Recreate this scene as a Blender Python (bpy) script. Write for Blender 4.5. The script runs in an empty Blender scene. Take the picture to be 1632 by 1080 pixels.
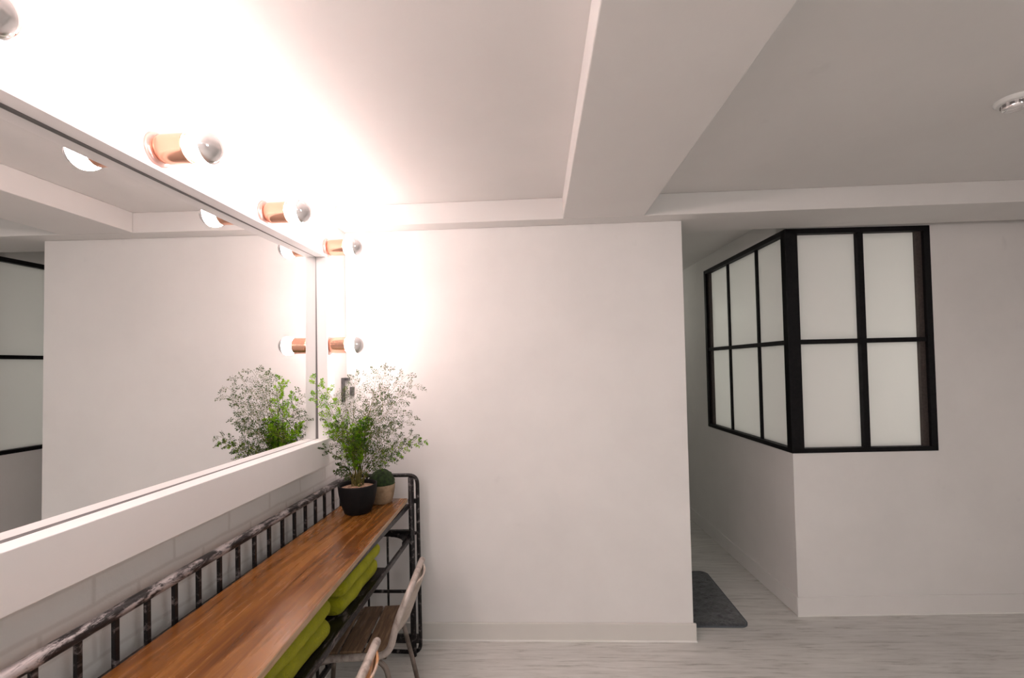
import bpy, bmesh, math, random
from mathutils import Vector, Matrix, Euler, noise
H = 1.57
C = bpy.context.scene.collection
random.seed(7)

# ------------------------------------------------------------------ helpers
def link(name, bm, mat, parent=None, smooth=False, bevel=0.0, seg=2):
    me = bpy.data.meshes.new(name)
    bmesh.ops.recalc_face_normals(bm, faces=bm.faces)
    bm.to_mesh(me); bm.free()
    o = bpy.data.objects.new(name, me); C.objects.link(o)
    mats = mat if isinstance(mat, (list, tuple)) else [mat]
    for m in mats: me.materials.append(m)
    if smooth:
        for p in me.polygons: p.use_smooth = True
    if bevel:
        b = o.modifiers.new('bevel', 'BEVEL'); b.width = bevel; b.segments = seg; b.limit_method = 'ANGLE'
    if parent:
        o.parent = parent
        o.matrix_parent_inverse = Matrix.Translation(parent.location).inverted()
    return o

def box(bm, x0, x1, y0, y1, z0, z1, mi=0):
    vs = [bm.verts.new((x, y, z)) for x in (x0, x1) for y in (y0, y1) for z in (z0, z1)]
    for f in ((0,1,3,2),(4,6,7,5),(0,4,5,1),(2,3,7,6),(0,2,6,4),(1,5,7,3)):
        bm.faces.new([vs[i] for i in f]).material_index = mi

def BOX(name, mat, parent, *a, bevel=0.0):
    bm = bmesh.new(); box(bm, *a)
    return link(name, bm, mat, parent, bevel=bevel)

def obox(bm, o, ax, ay, az, x0, x1, y0, y1, z0, z1, mi=0):
    vs = [bm.verts.new(o + ax*x + ay*y + az*z) for x in (x0, x1) for y in (y0, y1) for z in (z0, z1)]
    for f in ((0,1,3,2),(4,6,7,5),(0,4,5,1),(2,3,7,6),(0,2,6,4),(1,5,7,3)):
        bm.faces.new([vs[i] for i in f]).material_index = mi

def fillet(pts, r, n=6):
    pts = [Vector(p) for p in pts]; out = [pts[0]]
    for i in range(1, len(pts)-1):
        a, b, c = pts[i-1], pts[i], pts[i+1]
        rr = min(r, (a-b).length*.49, (c-b).length*.49)
        p0 = b + (a-b).normalized()*rr; p2 = b + (c-b).normalized()*rr
        for k in range(n+1):
            t = k/n
            out.append(p0*(1-t)**2 + b*2*t*(1-t) + p2*t*t)
    out.append(pts[-1]); return out

def tube(bm, pts, r, seg=10, cap=True, r2=None, mi=0):
    pts = [Vector(p) for p in pts]
    rings = []; up = None
    for i, p in enumerate(pts):
        d = (pts[min(i+1, len(pts)-1)] - pts[max(i-1, 0)]).normalized()
        if up is None:
            up = Vector((0,0,1)) if abs(d.z) < .9 else Vector((1,0,0))
        s = d.cross(up).normalized(); u = s.cross(d).normalized(); up = u
        rad = r if r2 is None else r + (r2-r)*i/(len(pts)-1)
        rings.append([bm.verts.new(p + s*math.cos(2*math.pi*k/seg)*rad + u*math.sin(2*math.pi*k/seg)*rad) for k in range(seg)])
    for a, b in zip(rings, rings[1:]):
        for k in range(seg):
            bm.faces.new((a[k], a[(k+1)%seg], b[(k+1)%seg], b[k])).material_index = mi
    if cap:
        bm.faces.new(rings[0]).material_index = mi; bm.faces.new(rings[-1]).material_index = mi

def lathe(bm, prof, origin=(0,0,0), axis='Z', seg=40, mis=None, cap0=False, cap1=False):
    origin = Vector(origin); rings = []
    for r, h in prof:
        ring = []
        for k in range(seg):
            a = 2*math.pi*k/seg
            if axis == 'Z': v = Vector((r*math.cos(a), r*math.sin(a), h))
            else: v = Vector((h, r*math.cos(a), r*math.sin(a)))
            ring.append(bm.verts.new(origin+v))
        rings.append(ring)
    for i, (a, b) in enumerate(zip(rings, rings[1:])):
        for k in range(seg):
            f = bm.faces.new((a[k], a[(k+1)%seg], b[(k+1)%seg], b[k]))
            if mis: f.material_index = mis[i]
    if cap0: bm.faces.new(rings[0])
    if cap1: bm.faces.new(rings[-1])

def tag(o, label=None, cat=None, group=None, kind=None):
    if label: o['label'] = label
    if cat: o['category'] = cat
    if group: o['group'] = group
    if kind: o['kind'] = kind
    return o

def thing(name, label, cat, loc=(0,0,0), group=None, kind=None):
    o = bpy.data.objects.new(name, None); C.objects.link(o); o.location = loc
    o.empty_display_size = .05
    return tag(o, label, cat, group, kind)

def dup(root, delta, rot=None):
    r = root.copy(); C.objects.link(r); r.location = root.location + Vector(delta)
    if rot is not None: r.rotation_euler.z = rot
    for ch in list(root.children):
        c = ch.copy(); C.objects.link(c); c.parent = r; c.matrix_parent_inverse = ch.matrix_parent_inverse.copy()
        for g in ch.children:
            d = g.copy(); C.objects.link(d); d.parent = c; d.matrix_parent_inverse = g.matrix_parent_inverse.copy()
    return r

# ------------------------------------------------------------------ materials
class N:
    def __init__(s, name):
        s.m = bpy.data.materials.new(name); s.m.use_nodes = True
        s.t = s.m.node_tree; s.b = s.t.nodes['Principled BSDF']
        s.co = s.t.nodes.new('ShaderNodeTexCoord')
    def new(s, t, **k):
        n = s.t.nodes.new('ShaderNode'+t)
        for a, v in k.items():
            if a in n.inputs.keys(): n.inputs[a].default_value = v
            else: setattr(n, a, v)
        return n
    def l(s, a, b): s.t.links.new(a, b)
    def noise(s, scale, detail=4, mapscale=(1,1,1), rough=.5, dist=0.0, coord='Object'):
        mp = s.new('Mapping'); mp.inputs['Scale'].default_value = mapscale
        s.l(s.co.outputs[coord], mp.inputs['Vector'])
        n = s.new('TexNoise'); n.inputs['Scale'].default_value = scale; n.inputs['Detail'].default_value = detail
        n.inputs['Roughness'].default_value = rough; n.inputs['Distortion'].default_value = dist
        s.l(mp.outputs[0], n.inputs['Vector']); return n.outputs['Fac']
    def ramp(s, fac, *stops):
        r = s.new('ValToRGB'); e = r.color_ramp.elements
        while len(e) < len(stops): e.new(.5)
        for el, (p, c) in zip(e, stops):
            el.position = p; el.color = (*c, 1) if len(c) == 3 else c
        s.l(fac, r.inputs[0]); return r.outputs[0]
    def bump(s, h, strength, dist=.01, prev=None):
        b = s.new('Bump'); b.inputs['Strength'].default_value = strength; b.inputs['Distance'].default_value = dist
        s.l(h, b.inputs['Height'])
        if prev: s.l(prev, b.inputs['Normal'])
        return b.outputs[0]
    def mix(s, fac, a, b, mode='MIX'):
        n = s.new('Mix', data_type='RGBA', blend_type=mode)
        for sock, v in ((n.inputs[0], fac), (n.inputs[6], a), (n.inputs[7], b)):
            if hasattr(v, 'links') or hasattr(v, 'is_linked'): s.l(v, sock)
            elif isinstance(v, (int, float)): sock.default_value = v
            else: sock.default_value = (*v, 1)
        return n.outputs[2]
    def done(s, base=None, rough=.5, metal=0.0, normal=None, spec=None):
        if base is not None:
            if isinstance(base, tuple): s.b.inputs['Base Color'].default_value = (*base, 1)
            else: s.l(base, s.b.inputs['Base Color'])
        if isinstance(rough, (int, float)): s.b.inputs['Roughness'].default_value = rough
        else: s.l(rough, s.b.inputs['Roughness'])
        s.b.inputs['Metallic'].default_value = metal
        if spec is not None: s.b.inputs['Specular IOR Level'].default_value = spec
        if normal is not None: s.l(normal, s.b.inputs['Normal'])
        return s.m

def plaster(name, c, amt=.05, rough=.75, bump=.15):
    n = N(name)
    f = n.noise(1.6, 5, rough=.6)
    lo = tuple(v*(1-amt) for v in c); hi = tuple(min(1, v*(1+amt*.4)) for v in c)
    col = n.ramp(f, (.35, lo), (.65, hi))
    g = n.noise(7, 3, (1, 1, .8)); spots = n.ramp(g, (.0, (0,0,0)), (.72, (0,0,0)), (.80, (1,1,1)))
    col = n.mix(spots, col, tuple(v*.93 for v in c))
    nb = n.bump(n.noise(3.0, 3), bump, .02); nb = n.bump(n.noise(90, 3), bump*.5, .002, nb)
    return n.done(col, rough, normal=nb, spec=.25)

M = {}
M['wall'] = plaster('white_wall_paint', (.80, .785, .765))
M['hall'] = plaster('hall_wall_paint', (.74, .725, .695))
M['ceil'] = plaster('ceiling_paint', (.78, .765, .745), .03)
M['base'] = plaster('baseboard_paint', (.70, .685, .645), .04, .5, .05)
M['frame'] = plaster('white_frame_paint', (.82, .80, .79), .03, .5, .04)
M['caulk'] = N('white_caulk').done((.85, .84, .81), .5)

n = N('white_painted_brick')
sep = n.new('SeparateXYZ'); n.l(n.co.outputs['Object'], sep.inputs[0])
cmb = n.new('CombineXYZ'); n.l(sep.outputs['Y'], cmb.inputs['X']); n.l(sep.outputs['Z'], cmb.inputs['Y'])
wob = n.noise(5, 2)
vm = n.new('VectorMath', operation='MULTIPLY_ADD'); n.l(wob, vm.inputs[0]); vm.inputs[1].default_value = (.035, .026, 0)
n.l(cmb.outputs[0], vm.inputs[2])
br = n.new('TexBrick'); n.l(vm.outputs[0], br.inputs['Vector'])
for k, v in {'Scale': 1.0, 'Mortar Size': .009, 'Mortar Smooth': .8, 'Brick Width': .25, 'Row Height': .072}.items(): br.inputs[k].default_value = v
br.inputs['Color1'].default_value = (1,1,1,1); br.inputs['Color2'].default_value = (.9,.9,.9,1); br.inputs['Mortar'].default_value = (0,0,0,1)
col = n.ramp(br.outputs['Fac'], (0, (.83, .82, .80)), (1, (.73, .71, .685)))
nb = n.bump(br.outputs['Fac'], -1.0, .014); nb = n.bump(n.noise(11, 6, rough=.65), .6, .008, nb)
M['brick'] = n.done(col, .6, normal=nb, spec=.3)

n = N('pale_wood_vinyl_floor')
g = n.noise(4.5, 9, (.8, 10, 1), .72, .5)
col = n.ramp(g, (.32, (.38, .37, .34)), (.45, (.62, .61, .575)), (.62, (.72, .71, .675)))
g2 = n.noise(1.3, 3, (.6, 2.2, 1)); blot = n.ramp(g2, (.35, (.84, .84, .85)), (.65, (1, 1, 1)))
col = n.mix(1.0, col, blot, 'MULTIPLY')
st = n.noise(5.0, 3, (.5, 14, 1), .5, .3); streak = n.ramp(st, (.66, (0,0,0)), (.74, (1,1,1)))
col = n.mix(streak, col, (.44, .42, .395))
nb = n.bump(g, .12, .002)
M['floor'] = n.done(col, .38, normal=nb, spec=.4)

n = N('mirror_silver'); M['mirror'] = n.done((.86, .865, .86), 0.0, 1.0)
M['dark_strip'] = N('mirror_edge_grey').done((.16, .15, .15), .5)

n = N('worn_black_metal')
f = n.noise(38, 6, (1, .35, 1), .7, .3)
ch = n.ramp(f, (.54, (0,0,0)), (.65, (1,1,1)))
col = n.mix(ch, (.008, .0065, .007), (.20, .17, .17))
M['black'] = n.done(col, n.ramp(f, (.4, (.33,)*3), (.7, (.65,)*3)), .25, n.bump(f, .5, .003))
n = N('flaking_rail_paint')
f = n.noise(30, 6, (1, .3, 1), .75, .5)
ch = n.ramp(f, (.47, (0,0,0)), (.56, (1,1,1)))
col = n.mix(ch, (.012, .010, .011), (.48, .44, .44))
M['rail'] = n.done(col, .42, .2, n.bump(f, .6, .004))
n = N('black_window_metal'); f = n.noise(60, 3)
M['winblack'] = n.done(n.ramp(f, (.3, (.006,.006,.007)), (.7, (.011,.010,.011))), .5, 0, n.bump(f, .1, .001), spec=.12)
n = N('brown_inner_frame'); f = n.noise(90, 4)
M['winbrown'] = n.done(n.ramp(f, (.3, (.035,.025,.022)), (.7, (.06,.045,.04))), .6)

n = N('orange_brown_plank')
gv = n.noise(2.1, 4, (6, .7, 1), .5, 1.4)
w = n.noise(3.6, 8, (7, .45, 3), .55, 1.3)
col = n.ramp(w, (.28, (.11, .035, .006)), (.45, (.19, .070, .013)), (.60, (.27, .112, .025)), (.78, (.16, .054, .010)))
dk = n.ramp(gv, (.36, (.62, .55, .48)), (.60, (1, 1, 1)))
col = n.mix(.8, col, dk, 'MULTIPLY')
kn = n.new('TexVoronoi'); kn.inputs['Scale'].default_value = 2.6
mp = n.new('Mapping'); mp.inputs['Scale'].default_value = (1.6, .8, 1); n.l(n.co.outputs['Object'], mp.inputs['Vector']); n.l(mp.outputs[0], kn.inputs['Vector'])
knr = n.ramp(kn.outputs['Distance'], (.0, (.25, .16, .10)), (.07, (.75, .6, .5)), (.13, (1,1,1)))
col = n.mix(.85, col, knr, 'MULTIPLY')
M['plank'] = n.done(col, n.ramp(w, (.3, (.20,)*3), (.7, (.32,)*3)), 0, n.bump(w, .06, .002), spec=.6)
n = N('pale_plank_edge'); w = n.noise(12, 5, (1, 1.2, 14))
M['plankedge'] = n.done(n.ramp(w, (.3, (.32, .19, .10)), (.7, (.52, .37, .23))), .5)

n = N('weathered_slat_wood')
w = n.noise(7, 8, (14, 1, 3), .7, 1.0)
col = n.ramp(w, (.28, (.06, .033, .018)), (.5, (.17, .10, .052)), (.66, (.27, .18, .11)))
wf = n.noise(4, 4, (3, 1, 1)); col = n.mix(n.ramp(wf, (.6, (0,0,0)), (.72, (.6,.6,.6))), col, (.36, .30, .25))
M['slat'] = n.done(col, .55, 0, n.bump(w, .3, .003))
n = N('worn_beige_tube')
f = n.noise(24, 5, (1, 1, .6), .7)
M['tube'] = n.done(n.ramp(f, (.30, (.20, .15, .125)), (.48, (.44, .38, .34)), (.7, (.56, .50, .46))), .42, .15, n.bump(f, .2, .002))
n = N('brown_dark_tube'); f = n.noise(20, 5)
M['legtube'] = n.done(n.ramp(f, (.35, (.13, .10, .08)), (.65, (.27, .22, .19))), .45, .3)
n = N('beige_back_panel'); f = n.noise(14, 6, (1, .4, 1), .7)
M['panel'] = n.done(n.ramp(f, (.35, (.36, .29, .23)), (.6, (.55, .48, .42))), .5)
n = N('orange_back_panel'); f = n.noise(12, 6, (1, .35, 1), .7)
M['panel2'] = n.done(n.ramp(f, (.36, (.48, .17, .045)), (.5, (.52, .26, .11)), (.6, (.55, .48, .42))), .5)

n = N('lime_terry'); f = n.noise(130, 5, rough=.7); f2 = n.noise(14, 4)
col = n.ramp(f2, (.3, (.40, .41, .006)), (.7, (.58, .58, .012)))
nb = n.bump(f, 1.0, .012); n.b.inputs['Sheen Weight'].default_value = .12
M['towel'] = n.done(col, .95, 0, nb, spec=.1)
n = N('grey_plush'); f = n.noise(26, 5, (1, 1.6, 1), .7, .8); f2 = n.noise(400, 3)
col = n.ramp(f, (.32, (.030, .034, .037)), (.5, (.075, .082, .088)), (.7, (.15, .158, .165)))
n.b.inputs['Sheen Weight'].default_value = .3
M['rug'] = n.done(col, .95, 0, n.bump(f, .8, .012, n.bump(f2, .8, .004)), spec=.1)
n = N('rug_binding'); f = n.noise(200, 2)
M['rugedge'] = n.done(n.ramp(f, (.3, (.07,.08,.09)), (.7, (.12,.135,.15))), .9)

n = N('copper'); f = n.noise(30, 3)
M['copper'] = n.done((.93, .50, .36), n.ramp(f, (.3, (.16,)*3), (.7, (.26,)*3)), 1.0)
n = N('rose_plate'); M['rose'] = n.done((.80, .58, .53), .3, .75)
M['chrome'] = N('silver_crown').done((.88, .85, .85), .07, .72)
n = N('dark_pot_clay'); f = n.noise(30, 4)
M['blackpot'] = n.done(n.ramp(f, (.3, (.006,.006,.007)), (.7, (.010,.009,.009))), .6, 0, n.bump(f, .1, .002), spec=.15)
n = N('beige_pot_clay'); f = n.noise(16, 6, rough=.7)
M['beigepot'] = n.done(n.ramp(f, (.3, (.17, .105, .055)), (.65, (.36, .26, .165))), .8, 0, n.bump(f, .3, .004))
n = N('pebble_soil'); v = n.new('TexVoronoi'); v.inputs['Scale'].default_value = 110; n.l(n.co.outputs['Object'], v.inputs['Vector'])
M['soil'] = n.done(n.ramp(v.outputs['Color'], (.2, (.28, .15, .09)), (.8, (.55, .36, .25))), .9, 0, n.bump(v.outputs['Distance'], -.8, .006))
n = N('moss_green'); f = n.noise(60, 5)
M['moss'] = n.done(n.ramp(f, (.3, (.005, .012, .004)), (.7, (.028, .055, .010))), .95)

def leafmat(name, a, b):
    n = N(name); f = n.noise(25, 2)
    n.m.node_tree.nodes.remove(n.b)
    col = n.ramp(f, (.35, a), (.65, b))
    d = n.new('BsdfDiffuse'); t = n.new('BsdfTranslucent'); n.l(col, d.inputs[0]); n.l(col, t.inputs[0])
    mx = n.new('MixShader'); mx.inputs[0].default_value = .4
    n.l(d.outputs[0], mx.inputs[1]); n.l(t.outputs[0], mx.inputs[2])
    n.l(mx.outputs[0], n.t.nodes['Material Output'].inputs[0]); return n.m
M['leafdark'] = leafmat('fern_leaflet', (.030, .065, .016), (.085, .155, .035))
M['leafbright'] = leafmat('fern_bright_leaflet', (.12, .33, .012), (.32, .56, .03))  # brighter green leaflets for the feathery fronds
M['stem'] = leafmat('fern_stem', (.10, .13, .03), (.24, .20, .07))

n = N('bulb_glow'); n.b.inputs['Emission Color'].default_value = (1, .81, .785, 1); BULB = 98.0
n.b.inputs['Emission Strength'].default_value = BULB; M['glow'] = n.done((1,1,1), .3)

n = N('frosted_glass')
n.m.node_tree.nodes.remove(n.b)
d = n.new('BsdfDiffuse'); d.inputs[0].default_value = (.80, .79, .785, 1)
t = n.new('BsdfTranslucent'); t.inputs[0].default_value = (.86, .855, .84, 1)
gl = n.new('BsdfGlossy'); gl.inputs['Roughness'].default_value = .35
m1 = n.new('MixShader'); m1.inputs[0].default_value = .38; n.l(d.outputs[0], m1.inputs[1]); n.l(t.outputs[0], m1.inputs[2])
m2 = n.new('MixShader'); m2.inputs[0].default_value = .05; n.l(m1.outputs[0], m2.inputs[1]); n.l(gl.outputs[0], m2.inputs[2])
n.l(m2.outputs[0], n.t.nodes['Material Output'].inputs[0]); M['frost'] = n.m
n = N('white_plastic'); M['plastic'] = n.done((.80, .80, .78), .25)
n = N('dark_steel'); f = n.noise(60, 3); M['steel'] = n.done(n.ramp(f, (.3, (.09,)*3), (.7, (.17,)*3)), .4, .6)

# ------------------------------------------------------------------ the room
Yb, Xe = 2.640, .846            # front face and free end of the back wall
Zs, Zc = H+.815, H+.934         # soffit underside, ceiling
Ys, Ys2 = 2.528, 2.874
XW = -1.13
def S(name, mat, *a, bevel=0.0):
    o = BOX(name, mat, None, *a, bevel=bevel); o['kind'] = 'structure'; return o
S('floor', M['floor'], XW-.1, 3.9, -2.4, 6.3, -.1, 0)
S('ceiling', M['ceil'], XW-.1, 3.9, -2.4, 6.3, Zc, Zc+.1)
S('wall_left', M['brick'], XW-.1, XW, -2.4, Yb+.1, 0, H-.30)
S('wall_left_upper', M['wall'], XW-.1, XW, -2.4, Yb+.1, H-.30, Zc)
S('wall_back', M['wall'], XW, Xe, Yb, Yb+.11, 0, Zs, bevel=.004)
S('wall_front', M['wall'], XW-.1, 3.9, -2.5, -2.4, 0, Zc)
S('wall_right', M['wall'], 3.8, 3.9, -2.4, 6.3, 0, Zc)
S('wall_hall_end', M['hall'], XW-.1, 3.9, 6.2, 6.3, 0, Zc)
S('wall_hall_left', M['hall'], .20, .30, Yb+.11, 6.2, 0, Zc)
# dropped soffit over the back wall, and the wide beam running to it
S('trim_1', M['ceil'], XW, 3.8, Ys, Ys2, Zs, Zc, bevel=.004)
S('trim_2', M['ceil'], .16, .61, -2.4, Ys, Zs, Zc, bevel=.004)
# the boxed room with the corner window, turned by two degrees
Bx, By, Byaw = 1.5637, 2.8978, .0339
bu = Vector((math.cos(Byaw), math.sin(Byaw), 0)); bv = Vector((-math.sin(Byaw), math.cos(Byaw), 0)); bz = Vector((0,0,1))
Bo = Vector((Bx, By, 0)); Wt, Wb, Wm = H+.816, H-.5775, H+.110
WR, WL = .887, 1.266
def bbox(name, mat, *a, parent=None, struct=True, bevel=0):
    bm = bmesh.new(); obox(bm, Bo, bu, bv, bz, *a); o = link(name, bm, mat, parent, bevel=bevel)
    if struct and not parent: o['kind'] = 'structure'
    return o
bm = bmesh.new()
obox(bm, Bo, bu, bv, bz, 0, 2.3, 0, .10, 0, Wb)                       # front low wall
obox(bm, Bo, bu, bv, bz, 0, WR, 0, .10, Wt, Zc)
obox(bm, Bo, bu, bv, bz, WR, 2.3, 0, .10, Wb, Zc)                      # right of the window
bmesh.ops.remove_doubles(bm, verts=bm.verts, dist=1e-5)
o = link('wall_booth_front', bm, M['wall']); o['kind'] = 'structure'
bm = bmesh.new()
obox(bm, Bo, bu, bv, bz, 0, .10, .10, 3.35, 0, Wb)
obox(bm, Bo, bu, bv, bz, 0, .10, WL, 3.35, Wb, Zc)
obox(bm, Bo, bu, bv, bz, 0, .10, .0, WL, Wt, Zc)
o = link('wall_booth_side', bm, M['wall']); o['kind'] = 'structure'

def window(name, ax, ay, L, n, W, corner):
    # ax along the wall, ay inward; L length; n columns
    root = thing(name, None, None, tuple(Bo), kind='structure')
    bm = bmesh.new(); fw = .035
    y0, y1 = -.006, .050
    obox(bm, Bo, ax, ay, bz, 0, L, y0, y1, Wt-fw*.9, Wt)
    obox(bm, Bo, ax, ay, bz, 0, L, y0, y1, Wb, Wb+fw*.8)
    obox(bm, Bo, ax, ay, bz, L-.038, L, y0, y1, Wb, Wt)
    if corner: obox(bm, Bo, ax, ay, bz, -.006, .070, y0, .04, Wb, Wt)
    else: obox(bm, Bo, ax, ay, bz, .0, .048, y0, .04, Wb, Wt)
    obox(bm, Bo, ax, ay, bz, 0, L, .002, .04, Wm-.014, Wm+.014)
    for k in W: obox(bm, Bo, ax, ay, bz, k-(.018 if corner else .011), k+(.018 if corner else .011), .004 if corner else .020, .04, Wb, Wt)
    link('window_frame', bm, M['winblack'], root, bevel=.002)
    bm = bmesh.new(); obox(bm, Bo, ax, ay, bz, L-.072, L-.036, .014, .0355, Wb+.02, Wt-.02)
    link('inner_jamb', bm, M['winbrown'], root)
    bm = bmesh.new(); obox(bm, Bo, ax, ay, bz, .03, L-.02, .036, .044, Wb+.005, Wt-.005)
    link('frosted_glass', bm, M['frost'], root)
    return root
w1 = window('window_1', bv, bu, WL, 3, (.41, .86), False)
w1['label'] = 'black framed frosted window on the hallway side of the booth'
w2 = window('window_2', bu, bv, WR, 2, (.465,), True)
w2['label'] = 'black framed frosted window facing the room, right of the corner post'
# baseboards
S('baseboard_back', M['base'], XW, Xe+.012, Yb-.014, Yb, 0, .10, bevel=.003)
S('trim_3', M['caulk'], XW, Xe+.013, Yb-.019, Yb-.013, 0, .007)
S('baseboard_left', M['base'], XW, XW+.013, -2.4, Yb-.02, 0, .10, bevel=.003)
bm = bmesh.new(); obox(bm, Bo, bu, bv, bz, -.008, 2.3, -.009, 0, 0, .115); o = link('baseboard_booth_front', bm, M['wall'], bevel=.003); o['kind'] = 'structure'
bm = bmesh.new(); obox(bm, Bo, bu, bv, bz, -.008, 0, 0, 3.3, 0, .115); o = link('baseboard_booth_side', bm, M['wall'], bevel=.003); o['kind'] = 'structure'
bm = bmesh.new(); obox(bm, Bo, bu, bv, bz, -.010, 2.3, -.013, -.008, 0, .006); o = link('trim_4', bm, M['caulk']); o['kind'] = 'structure'

# ------------------------------------------------------------------ mirror
XM, my, mt = -1.1079, -.0065, -.0067
gt, gb, gy, XF = H+.570, H-.339, 2.2244, -1.047
y_near = -.35
mir = thing('wall_mirror', 'long wall mirror in a deep white board frame on the brick wall', 'mirror', (XW, 1.0, gb-.127))
def gx(y, z): return XM - my*(y-1.5) - mt*(z-H)
bm = bmesh.new()
c = [(y_near, gb-.004), (gy+.004, gb-.004), (gy+.004, gt+.004), (y_near, gt+.004)]
vf = [bm.verts.new((gx(y, z), y, z)) for y, z in c]; vb = [bm.verts.new((XW+.002, y, z)) for y, z in c]
bm.faces.new(vf); bm.faces.new(vb[::-1])
for k in range(4): bm.faces.new((vf[k], vf[(k+1)%4], vb[(k+1)%4], vb[k]))
link('mirror_glass', bm, M['mirror'], mir)
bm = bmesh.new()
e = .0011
def dark_strip(y0, z0, y1, z1):
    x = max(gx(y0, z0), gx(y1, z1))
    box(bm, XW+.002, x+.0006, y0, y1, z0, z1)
dark_strip(y_near, gt-e*1.4, gy, gt); dark_strip(y_near, gb, gy, gb+e); dark_strip(gy-e, gb, gy, gt)
link('mirror_edge', bm, M['dark_strip'], mir)  # thin dark grey strip along the edge of the mirror glass
o = BOX('bottom_board', M['frame'], mir, XW, XF, y_near, gy+.004, gb-.127, gb, bevel=.002)
bm = bmesh.new(); box(bm, XW, XF, y_near, gy+.012, gt, gt+.012); box(bm, XW, XF, gy, gy+.008, gb, gt)
link('inner_lip', bm, M['frame'], mir)
BOX('lamp_board', M['frame'], mir, XW, -1.064, y_near, gy+.008, gt+.012, gt+.112, bevel=.002)
BOX('lamp_board', M['frame'], mir, XW, -1.064, gy+.008, gy+.112, gb-.02, gt+.112, bevel=.002)

# ------------------------------------------------------------------ globe lamps
def make_lamp():
    L = thing('mirror_lamp', '', 'lamp', (-1.064, 2.272, H+.627))
    L['group'] = 'copper globe lamps around the mirror'
    o = Vector(L.location)
    bm = bmesh.new(); lathe(bm, [(.0001,.012),(.030,.012),(.044,.009),(.047,.005),(.047,0)], o, 'X', 40)
    link('wall_plate', bm, M['rose'], L, True)
    bm = bmesh.new()
    lathe(bm, [(.0001,.010),(.020,.010),(.034,.012),(.0395,.020),(.0405,.034),(.0405,.094),(.0415,.099),(.0395,.100),(.038,.094),(.038,.036),(.02,.024),(.0001,.024)], o, 'X', 48)
    link('copper_cup', bm, M['copper'], L, True)
    cx, r = .136, .0475
    bm = bmesh.new(); pr = []
    pr.append((.013, .030)); pr.append((.013, .072))
    pr.append((.018, cx-r*.93))
    a0 = math.pi - math.asin(.024/r)
    for k in range(15):
        a = a0 + (math.radians(72)-a0)*k/14
        pr.append((r*math.sin(a), cx + r*math.cos(a)))
    lathe(bm, pr, o, 'X', 48)
    bulb = link('bulb', bm, M['glow'], L, True)
    bulb['label'] = 'glowing globe bulb'
    bm = bmesh.new(); pr = []
    for k in range(17):
        a = math.radians(74)*(1-k/16)
        pr.append(((r+.0005)*max(math.sin(a), .0005), cx + (r+.0005)*math.cos(a)))
    lathe(bm, pr, o, 'X', 48)
    cr = link('silver_crown', bm, M['chrome'], None, True)
    cr.parent = bulb
    cr['label'] = 'mirrored silver tip'
    return L
lamp = make_lamp()
lamp['label'] = 'copper globe lamp at the top right corner of the mirror frame'
for d, lab in (((0, .003, -.500), 'copper globe lamp just above the fern, beside the right edge of the mirror'),
               ((0, -.532, 0), 'copper globe lamp above the mirror, second from its right corner'),
               ((0, -1.040, .010), 'copper globe lamp above the mirror, third from its right corner, largest fully seen'),
               ((0, -1.555, 0), 'copper globe lamp cut off by the top left corner, only its silver tip shows')):
    dup(lamp, d)['label'] = lab

# ------------------------------------------------------------------ corner bracket
br_ = thing('corner_bracket', 'small dark steel bracket in the wall corner behind the fern', 'bracket', (XW, 2.60, H-.12))
BOX('bracket_plate', M['steel'], br_, XW, XW+.012, 2.565, 2.60, H-.185, H-.045, bevel=.003)
BOX('bracket_tab', M['steel'], br_, XW+.0, XW+.030, 2.60, 2.626, H-.062, H-.045, bevel=.002)
BOX('bracket_tab', M['steel'], br_, XW+.030, XW+.048, 2.612, 2.6395, H-.150, H-.100, bevel=.002)

# ------------------------------------------------------------------ metal rack with plank
RB, RF = -1.062, -.712            # back and front lines
Rn, Re = .25, 2.50              # near and far ends
ZR, ZP, ZL = H-.590, H-.708, H-.915
rack = thing('metal_rack', 'long worn black metal rack with balusters and lower shelf along the brick wall', 'rack', (-.85, 1.4, 0))
bm = bmesh.new()
P = fillet([(RB, Rn, 0.02), (RB, Rn, ZR), (RB, Re, ZR)], .06)
tube(bm, P, .0165, 14); link('top_rail', bm, M['rail'], rack, True)
bm = bmesh.new(); box(bm, RB-.012, RB+.012, Rn, Re, ZP-.040, ZP-.016); box(bm, RB-.010, RB+.010, Rn, Re, .10, .124); link('back_rail', bm, M['black'], rack, bevel=.003)
y = 1.0015-6*.0924
while y < Re-.03:
    BOX('baluster', M['black'], rack, RB-.006, RB+.006, y-.0065, y+.0065, .12, ZR-.008, bevel=.002)
    y += .0924
# end panel: outer hoop, post, cross bars, thin bars
bm = bmesh.new()
P = fillet([(RB, Re, .03), (RB, Re, ZR), (RF+.033, Re, ZR), (RF+.035, Re, .012), (RB, Re, .025)], .05)
tube(bm, P, .0105, 12); link('end_hoop', bm, M['black'], rack, True)
bm = bmesh.new()
tube(bm, [(RF, Re-.012, .0), (RF, Re-.012, ZR-.01)], .0155, 14); link('front_post', bm, M['black'], rack, True)
bm = bmesh.new(); tube(bm, [(RB, Re-.012, .0), (RB, Re-.012, ZR-.01)], .014, 14); link('rear_post', bm, M['black'], rack, True)
bm = bmesh.new(); tube(bm, [(RF, Rn, .0), (RF, Rn, ZP-.03)], .0155, 14); link('front_post', bm, M['black'], rack, True)
for a in ((RB, RF, Re-.026, Re-.004, ZL-.004, ZL+.030), (RB, RF+.03, Re-.018, Re, .07, .115), (RB, RF, Re-.02, Re-.008, H-1.228, H-1.212)):
    BOX('end_crossbar', M['black'], rack, *a, bevel=.003)
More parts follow.
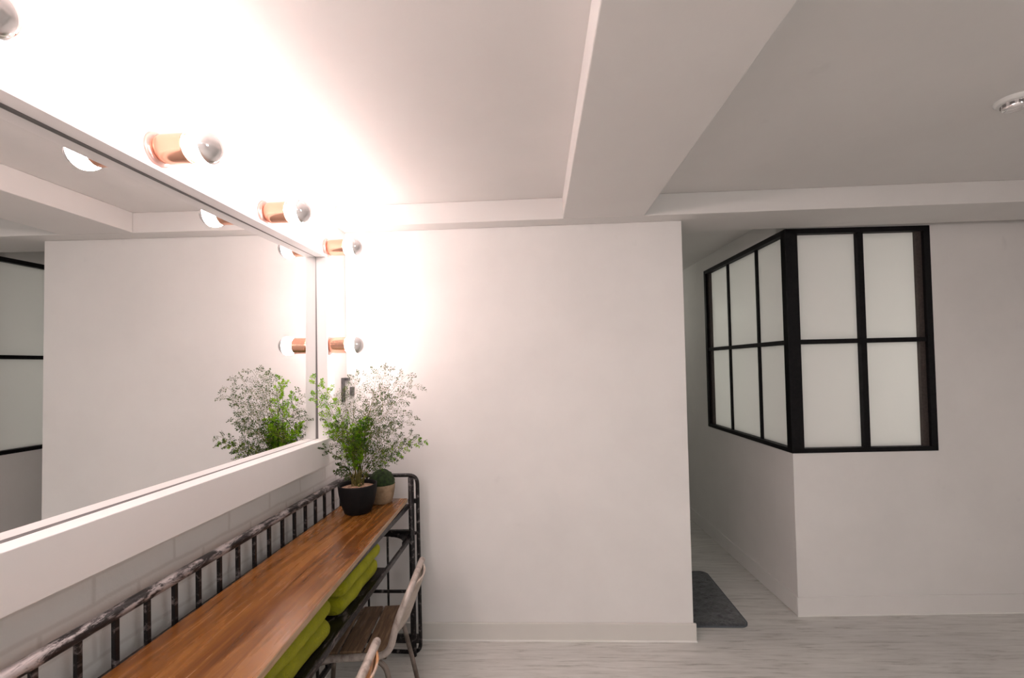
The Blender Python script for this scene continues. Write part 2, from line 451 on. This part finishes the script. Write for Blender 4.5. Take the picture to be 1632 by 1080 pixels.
for a in ((RF, RF+.025, Re-.010, Re+.006, ZL, ZL+.016), (RF-.02, RF+.03, Re-.010, Re+.006, ZP-.035, ZP-.010), (RF, RF+.025, Re-.010, Re+.006, H-1.215, H-1.200)):
    BOX('post_bracket', M['black'], rack, *a, bevel=.003)
for x, zt in ((RB+.10, ZR), (RB+.21, ZR)):
    bm = bmesh.new(); tube(bm, [(x, Re, .10), (x, Re, zt)], .006, 10); link('end_bar', bm, M['black'], rack, True)
# lower shelf: front angle bar, gusset, slatted floor
bm = bmesh.new()
box(bm, RF-.012, RF+.002, Rn, Re-.02, ZL-.024, ZL+.002)
link('shelf_front_bar', bm, M['black'], rack, bevel=.004)
bm = bmesh.new()                                               # curved gusset in the far corner
n_ = 8; r_ = .10
poly = [(RF-.015, Re-.024)] + [(RF-.015-r_*(1-math.sin(a)), Re-.024-r_*1.2*(1-math.cos(a))) for a in [math.pi/2*(1-i/n_) for i in range(n_+1)]]
va = [bm.verts.new((x, y, ZL+.010)) for x, y in poly]; vb = [bm.verts.new((x, y, ZL-.006)) for x, y in poly]
bm.faces.new(va); bm.faces.new(vb[::-1])
for i in range(len(va)): bm.faces.new((va[i], va[(i+1)%len(va)], vb[(i+1)%len(va)], vb[i]))
link('corner_gusset', bm, M['black'], rack)
bm = bmesh.new()
box(bm, RB+.008, RF-.010, Rn, 2.09, ZL-.012, ZL-.002)
link('shelf_sheet', bm, M['black'], rack)
bm = bmesh.new()
for x in (RF-.02, RB+.01): box(bm, x-.008, x+.008, Rn, Re-.02, ZP-.060, ZP-.034)
link('plank_bearer', bm, M['black'], rack)
# the plank, a hair out of square, with a pale front edge
bm = bmesh.new()
pl = [(-1.040, .28), (-.636, .28), (-.727, Re-.030), (-1.044, Re-.030)]
rows = []
t_ = .022
top = [bm.verts.new((x, y, ZP)) for x, y in pl]; bot = [bm.verts.new((x, y, ZP-t_)) for x, y in pl]
bm.faces.new(top); bm.faces.new(bot[::-1])
for i in range(4):
    f = bm.faces.new((top[i], bot[i], bot[(i+1)%4], top[(i+1)%4]))
    f.material_index = 1 if i in (1,) else 0
o = link('wooden_plank', bm, [M['plank'], M['plankedge']], None, bevel=.0025)
tag(o, 'long glossy orange brown wooden plank lying on the black metal rack', 'plank')

# ------------------------------------------------------------------ towels
def towel(y0, y1, z0, z1, x0, xf, seed, label):
    random.seed(seed)
    bm = bmesh.new(); ny = 26; prof = []
    h = z1-z0; r = h/2; zc = (z0+z1)/2
    # folded roll edge: a rounded fold at the front, two layers
    sec = []
    for k in range(13):
        a = math.pi/2 - math.pi*k/12
        sec.append((xf - r*.9 + r*.9*math.cos(a), zc + r*.96*math.sin(a)))
    sec += [(x0+(xf-r-x0)*(1-k/6), z0 + .001) for k in range(1, 6)]
    sec += [(x0, z0+.002), (x0-.004, zc), (x0, z1-.002)]
    sec += [(x0+(xf-r-x0)*k/6, z1-.001) for k in range(1, 6)]
    rings = []
    for j in range(ny+1):
        t = j/ny; y = y0+(y1-y0)*t
        e = min(1, min(t, 1-t)/.07); e = math.sqrt(max(0, 1-(1-e)**2))*.22 + .78
        ring = []
        for (x, z) in sec:
            w = noise.noise(Vector((x*9+seed, y*9, z*14)))*.010 + noise.noise(Vector((x*30, y*34+seed, z*40)))*.003
            zz = zc + (z-zc)*e
            if z > zc + r*.3: zz += w*.4 
            ring.append(bm.verts.new((x + (w if x > xf-r*1.3 else 0) - (1-e)*.03*(1 if x > xf-.05 else 0), y, max(z0, zz))))
        rings.append(ring)
    m = len(sec)
    for a, b in zip(rings, rings[1:]):
        for k in range(m): bm.faces.new((a[k], a[(k+1)%m], b[(k+1)%m], b[k]))
    bm.faces.new(rings[0]); bm.faces.new(rings[-1][::-1])
    o = link('folded_towel', bm, M['towel'], None, True)
    tag(o, label, 'towel', 'lime green towels on the rack shelf')
zt = ZL + .0
towel(1.665, 2.035, zt, zt+.070, -.975, -.737, 3, 'lime green folded towel, bottom of the stack nearer the fern')
towel(1.660, 2.050, zt+.071, zt+.140, -.975, -.727, 5, 'lime green folded towel, top of the stack nearer the fern')
towel(1.19, 1.555, zt, zt+.068, -.975, -.731, 8, 'lime green folded towel, bottom of the stack nearer the camera')
towel(1.18, 1.550, zt+.069, zt+.140, -.975, -.725, 11, 'lime green folded towel, top of the stack nearer the camera')

# ------------------------------------------------------------------ chairs
def make_chair():
    ch = thing('metal_chair', '', 'chair', (-.636, 1.990, 0))
    ch['group'] = 'tube chairs along the rack'
    O = Vector(ch.location); hw = .178; zs = .425
    def T(pts): return [O + Vector(p) for p in pts]
    bm = bmesh.new()
    path = [(-.392, 0, zs), (-.392, -hw, zs), (.0, -hw, zs), (.035, -hw, .56), (.085, -hw*.95, .672), (.085, hw*.95, .672), (.035, hw, .56), (.0, hw, zs), (-.392, hw, zs), (-.392, 0, zs)]
    tube(bm, T(fillet(path, .055, 8)), .0140, 12)
    link('frame_tube', bm, M['tube'], ch, True)
    for k in range(4):
        x1 = .0 - .097*k - .012
        BOX('seat_slat', M['slat'], ch, O.x+x1-.087, O.x+x1, O.y-hw+.006, O.y+hw-.006, zs+.006, zs+.022, bevel=.003)
    for y in (-hw+.012, hw-.012): BOX('seat_rail', M['legtube'], ch, O.x-.39, O.x-.01, O.y+y-.012, O.y+y+.012, zs-.012, zs+.006)
    # bowed back panel inside the hoop
    bm = bmesh.new(); rows = []
    for i in range(9):
        v = i/8; z = .500 + .172*v; row = []
        for j in range(15):
            u = -1+2*j/14; lim = hw-.010 if v < .55 else hw-.010-.055*((v-.55)/.45)**2
            y = u*lim; x = .014 + .062*((z-.5)/.162) + .030*(1-u*u)+.004
            row.append((x, y, z))
        rows.append(row)
    fr = [[bm.verts.new(O+Vector(p)) for p in r] for r in rows]; bk = [[bm.verts.new(O+Vector(p)+Vector((.007,0,-.002))) for p in r] for r in rows]
    for i in range(8):
        for j in range(14):
            bm.faces.new((fr[i][j], fr[i][j+1], fr[i+1][j+1], fr[i+1][j])); bm.faces.new((bk[i][j], bk[i+1][j], bk[i+1][j+1], bk[i][j+1]))
    for i in range(8):
        for j in (0, 14): bm.faces.new((fr[i][j], fr[i+1][j], bk[i+1][j], bk[i][j]))
    for j in range(14):
        for i in (0, 8): bm.faces.new((fr[i][j], fr[i][j+1], bk[i][j+1], bk[i][j]))
    link('back_panel', bm, M['panel'], ch, True)
    for sy in (-1, 1):
        bm = bmesh.new(); tube(bm, T(fillet([(-.12, sy*.155, .408), (-.02, sy*.160, .392), (.028, sy*.172, .18), (.062, sy*.185, .002)], .05, 8)), .0105, 12)
        link('rear_leg', bm, M['legtube'], ch, True)
        bm = bmesh.new(); tube(bm, T(fillet([(-.22, sy*.155, .408), (-.31, sy*.160, .392), (-.345, sy*.172, .18), (-.36, sy*.185, .002)], .05, 8)), .0105, 12)
        link('front_leg', bm, M['legtube'], ch, True)
    return ch
chair = make_chair()
chair.rotation_euler.z = math.radians(5)
chair['label'] = 'slatted wooden chair with beige worn tube frame, nearest the back wall'
c2 = dup(chair, (.012, -.640, 0), math.radians(5))
c2['label'] = 'chair with orange wood back panel, cut off by the bottom edge of the view'
for ch in c2.children:
    if ch.name.startswith('back_panel'):
        ch.data = ch.data.copy(); ch.data.materials[0] = M['panel2']; ch['label'] = 'orange and grey worn back panel'

# ------------------------------------------------------------------ pots and plants
px, py = -.908, 2.235
fern = thing('potted_fern', 'airy maidenhair fern in a round black pot on the plank', 'plant', (px, py, ZP))
bm = bmesh.new()
lathe(bm, [(.0001,0),(.055,0),(.064,.006),(.080,.05),(.090,.10),(.0935,.135),(.0935,.142),(.0885,.142),(.086,.128),(.084,.10)], (px, py, ZP), 'Z', 48, cap0=False)
link('pot', bm, M['blackpot'], fern, True)
bm = bmesh.new(); lathe(bm, [(.085,.122),(.06,.128),(.03,.131),(.0005,.132)], (px, py, ZP), 'Z', 40); link('soil', bm, M['soil'], fern, True)
def leaflet(bm, p, size, mi, rnd):
    d = Vector((rnd.uniform(-1,1), rnd.uniform(-1,1), rnd.uniform(-.6,1))).normalized()
    s = d.cross(Vector((rnd.uniform(-1,1), rnd.uniform(-1,1), rnd.uniform(-1,1)))).normalized()
    w = size*.55
    nrm = d.cross(s)*size*.12
    vs = [bm.verts.new(q) for q in (p, p+d*size*.6+s*w, p+d*size+s*w*.35+nrm, p+d*size-s*w*.35+nrm, p+d*size*.6-s*w)]
    bm.faces.new(vs).material_index = mi
def make_fronds(specs, seed, base):
    rnd = random.Random(seed); stems = bmesh.new(); leaf = bmesh.new()
    for (tx, ty, tz, kind) in specs:                      # tip relative to the soil, kind 0 airy, 1 feathery bright
        b = base + Vector((rnd.uniform(-.025,.025), rnd.uniform(-.025,.025), 0))
        tip = base + Vector((tx, ty, tz)); mid = b + Vector((tx*.22, ty*.22, tz*.62+.03))
        pts = []
        for k in range(13):
            t = k/12; pts.append(b*(1-t)**2 + mid*2*t*(1-t) + tip*t*t)
        tube(stems, pts, .0016, 5, r2=.0005)
        L = (tip-b).length
        npin = 12 if kind == 0 else 12
        for i in range(npin):
            t = .36 + .62*i/(npin-1)
            p = b*(1-t)**2 + mid*2*t*(1-t) + tip*t*t
            dd = ((tip-mid)*t + (mid-b)*(1-t)).normalized()
            side = dd.cross(Vector((rnd.uniform(-.6,.6), rnd.uniform(-1,-.2), rnd.uniform(-.3,.6)))).normalized()
            sgn = 1 if i % 2 else -1
            pl_ = L*(.27 if kind == 0 else .18)*(1.05-t*.75)*rnd.uniform(.8,1.15)
            q1 = p + (side*sgn*.85 + dd*.65).normalized()*pl_ + Vector((0,0,-.10*pl_))
            tube(stems, [p, (p+q1)/2+Vector((0,0,.06*pl_)), q1], .0006, 4, r2=.0003)
            ns = 6
            for j in range(ns):
                u = (j+1)/ns; r0 = p.lerp(q1, u) + Vector((0,0,.05*pl_*math.sin(math.pi*u)))
                for sg in (-1, 1):
                    sd = (q1-p).normalized().cross(side.cross(dd)).normalized()*sg
                    l2 = pl_*.34*(1.1-u*.8)
                    r1 = r0 + (sd + (q1-p).normalized()*.7).normalized()*l2
                    tube(stems, [r0, r1], .0004, 3, cap=False)
                    for m in range(2 if kind == 0 else 3):
                        leaflet(leaf, r0.lerp(r1, (m+1)/(2 if kind == 0 else 3)) + Vector([rnd.uniform(-.003,.003) for _ in range(3)]), rnd.uniform(.0042,.0066) if kind == 0 else rnd.uniform(.0045,.0072), kind, rnd)
    return stems, leaf
rnd = random.Random(21); specs = []
lift = lambda z: z*(1.17 if z > .36 else 1.06)
for (tx, ty, tz) in [(.02,-.03,.47),(.10,.04,.50),(.17,.02,.49),(.24,.05,.47),(.27,-.02,.40),(.22,-.08,.38),(.28,.05,.33),(.30,-.03,.25),
                     (.25,.06,.20),(.20,-.10,.20),(.12,-.12,.32),(.05,-.14,.28),(-.05,-.12,.33),(-.10,.03,.40),(-.15,-.04,.32),(-.16,.08,.25),
                     (-.13,-.13,.20),(.08,.12,.38),(.16,.12,.30),(-.02,.14,.35),(.13,.0,.42),(.0,.05,.25),(.20,.0,.29),(-.08,.10,.16),(.15,-.06,.10),(-.12,-.02,.08),(.20,.04,.12),(-.05,-.10,.12),(.30,.02,.43),(.10,-.10,.22),(.33,.0,.22)]:
    specs.append((tx+rnd.uniform(-.015,.015), ty, lift(tz)+rnd.uniform(-.015,.015), 0))
for (tx, ty, tz) in [(-.13,-.20,.545),(-.10,-.16,.52),(-.16,-.14,.47),(-.14,-.05,.32),(-.12,-.02,.29),(-.09,.04,.30),(.02,-.02,.29),(.04,-.05,.26),(-.01,.03,.27),(.06,.02,.30),
                     (.34,.03,.215),(.03,.0,.33),(.0,-.06,.31),(.06,-.02,.34),(-.04,-.06,.20),(.05,-.06,.16)]:
    specs.append((tx, ty, tz, 1))
st, lf = make_fronds(specs, 4, Vector((px, py, ZP+.130)))
link('stems', st, M['stem'], fern)
o = link('foliage', lf, [M['leafdark'], M['leafbright']], fern); o['kind'] = 'stuff'

qx, qy = -.845, 2.400
mp_ = thing('moss_pot', 'dome of dark moss in a beige clay pot behind the black one', 'plant', (qx, qy, ZP))
bm = bmesh.new()
lathe(bm, [(.0001,0),(.048,0),(.054,.005),(.062,.035),(.068,.07),(.070,.098),(.066,.099),(.063,.085)], (qx, qy, ZP), 'Z', 48)
link('pot', bm, M['beigepot'], mp_, True)
bm = bmesh.new()
bmesh.ops.create_icosphere(bm, subdivisions=5, radius=1)
for v in bm.verts:
    d = v.co.normalized(); nn = 1 + .05*noise.noise(d*4) + .045*noise.noise(d*14) + .03*noise.noise(d*40)
    v.co = Vector((qx, qy, ZP+.100)) + Vector((d.x*.068, d.y*.068, d.z*(.075 if d.z > 0 else .03)))*nn
link('moss', bm, M['moss'], mp_, True)

# ------------------------------------------------------------------ rug
rug = thing('floor_mat', 'dark grey plush mat with rounded corners at the hallway entrance', 'mat', (.95, 3.13, 0))
def rrect(x0, x1, y0, y1, r, n=8):
    out = []
    for cx, cy, a0 in ((x1-r, y1-r, 0), (x0+r, y1-r, 90), (x0+r, y0+r, 180), (x1-r, y0+r, 270)):
        for k in range(n+1):
            a = math.radians(a0+90*k/n); out.append((cx+r*math.cos(a), cy+r*math.sin(a)))
    return out
X0, X1, Y0, Y1 = .72, 1.218, 2.765, 3.49
bm = bmesh.new(); R1 = rrect(X0, X1, Y0, Y1, .055)
a = [bm.verts.new((x, y, .001)) for x, y in R1]; b = [bm.verts.new((x, y, .010)) for x, y in R1]
bm.faces.new(a[::-1]); bm.faces.new(b)
for i in range(len(a)): bm.faces.new((a[i], a[(i+1)%len(a)], b[(i+1)%len(a)], b[i]))
link('mat_binding', bm, M['rugedge'], rug)
bm = bmesh.new(); nx, ny = 90, 130; g = {}
cx, cy, hx, hy, r = (X0+X1)/2, (Y0+Y1)/2, (X1-X0)/2-.006, (Y1-Y0)/2-.006, .05
for i in range(nx+1):
    for j in range(ny+1):
        x = -hx+2*hx*i/nx; y = -hy+2*hy*j/ny
        # pull the corners in to a rounded outline
        ax, ay = abs(x)-(hx-r), abs(y)-(hy-r)
        dd = math.hypot(max(ax, 0), max(ay, 0))
        if ax > 0 and ay > 0 and dd > r:
            s = r/dd; x = math.copysign(hx-r+ax*s, x); y = math.copysign(hy-r+ay*s, y); dd = r
        e = max(0, 1-max(dd, 0)/r) if (ax > 0 or ay > 0) else 1
        z = .009 + .013*math.sqrt(max(0, 1-(1-e)**2)) + .005*noise.noise(Vector((x*22, y*22, 0))) * e + .003*noise.noise(Vector((x*70, y*70, 3)))*e
        g[i, j] = bm.verts.new((cx+x, cy+y, z))
for i in range(nx):
    for j in range(ny): bm.faces.new((g[i,j], g[i+1,j], g[i+1,j+1], g[i,j+1]))
link('pile', bm, M['rug'], rug, True)

# ------------------------------------------------------------------ smoke detector
sx, sy = 1.765, 1.728
sd = thing('smoke_detector', 'round white smoke detector with a shiny dome on the right ceiling', 'smoke detector', (sx, sy, Zc))
bm = bmesh.new(); lathe(bm, [(.056,0),(.056,-.008),(.050,-.014),(.046,-.016),(.0001,-.016)], (sx, sy, Zc), 'Z', 48); link('base_ring', bm, M['plastic'], sd, True)
bm = bmesh.new(); lathe(bm, [(.036,-.014),(.036,-.030),(.033,-.036),(.024,-.040),(.0001,-.041)], (sx, sy, Zc), 'Z', 48); link('sensor_dome', bm, M['chrome'], sd, True)
bm = bmesh.new()
for k in range(10):
    a = 2*math.pi*k/10; c_, s_ = math.cos(a), math.sin(a)
    obox(bm, Vector((sx, sy, Zc-.022)), Vector((c_, s_, 0)), Vector((-s_, c_, 0)), Vector((0,0,1)), .0355, .0375, -.006, .006, -.006, .004)
link('vent_slots', bm, M['dark_strip'], sd)

# ------------------------------------------------------------------ lights
def area(name, loc, rot, size, power, col, sy=None):
    l = bpy.data.lights.new(name, 'AREA'); l.energy = power; l.color = col; l.size = size
    if sy: l.shape = 'RECTANGLE'; l.size_y = sy
    o = bpy.data.objects.new(name, l); C.objects.link(o); o.location = loc; o.rotation_euler = rot; return o
area('unseen_fill_light', (-.1, -1.4, Zc-.06), (math.radians(18), 0, 0), 1.4, 35, (1.0, .95, .94), .9)  # added fill behind the camera, no fixture modelled
area('unseen_fill_light', (2.3, -1.0, 2.2), (math.radians(20), math.radians(55), 0), .8, 17, (.97, .985, .965), .8)  # added tilted fill to brighten the left wall and brick
area('unseen_fill_light', (2.4, .2, Zc-.03), (0, 0, 0), .5, 2, (1.0, .99, .96))  # weak added fill for the right side of the room
def point(name, loc, power, col, r=.05):
    l = bpy.data.lights.new(name, 'POINT'); l.energy = power; l.color = col; l.shadow_soft_size = r
    o = bpy.data.objects.new(name, l); C.objects.link(o); o.location = loc; return o
for y in (.20, -.31, -.82): point('mirror_lamp_light', (-.93, y, H+.637), 11, (1, .80, .775), .05)
point('booth_lamp', (2.7, 3.9, 1.5), 56, (1.0, 1.0, .92), .12)
point('hall_fill_light', (.85, 5.2, 2.1), 3.5, (1.0, .98, .88), .12)  # added fill to lift the hallway, no fixture there

# ------------------------------------------------------------------ camera
f, cx, cy, yaw, pit, rol = 724.612, 822.8468, 568.4512, .0462, .0203, .0226
c_, s_ = math.cos(yaw), math.sin(yaw); Rz = Matrix(((c_, s_, 0), (-s_, c_, 0), (0,0,1)))
c_, s_ = math.cos(pit), math.sin(pit); Rx = Matrix(((1,0,0), (0,c_,s_), (0,-s_,c_)))
Mm = Matrix(((1,0,0), (0,0,-1), (0,1,0)))
c_, s_ = math.cos(rol), math.sin(rol); Rr = Matrix(((c_,s_,0), (-s_,c_,0), (0,0,1)))
R = Rr @ Mm @ Rx @ Rz
right, down, fwd = R[0], R[1], R[2]
cam = bpy.data.cameras.new('camera'); co = bpy.data.objects.new('camera', cam); C.objects.link(co)
co.matrix_world = Matrix(((right[0], -down[0], -fwd[0], 0), (right[1], -down[1], -fwd[1], 0), (right[2], -down[2], -fwd[2], H), (0,0,0,1)))
cam.sensor_fit = 'HORIZONTAL'; cam.sensor_width = 36; cam.lens = f/1632*36
cam.shift_x = (816-cx)/1632; cam.shift_y = (cy-540)/1632; cam.clip_start = .02
bpy.context.scene.camera = co
w = bpy.data.worlds.new('world'); bpy.context.scene.world = w; w.use_nodes = True
w.node_tree.nodes['Background'].inputs[0].default_value = (.02, .02, .02, 1)
vs = bpy.context.scene.view_settings
vs.view_transform = 'Standard'; vs.look = 'None'; vs.exposure = 0.0; vs.gamma = 1
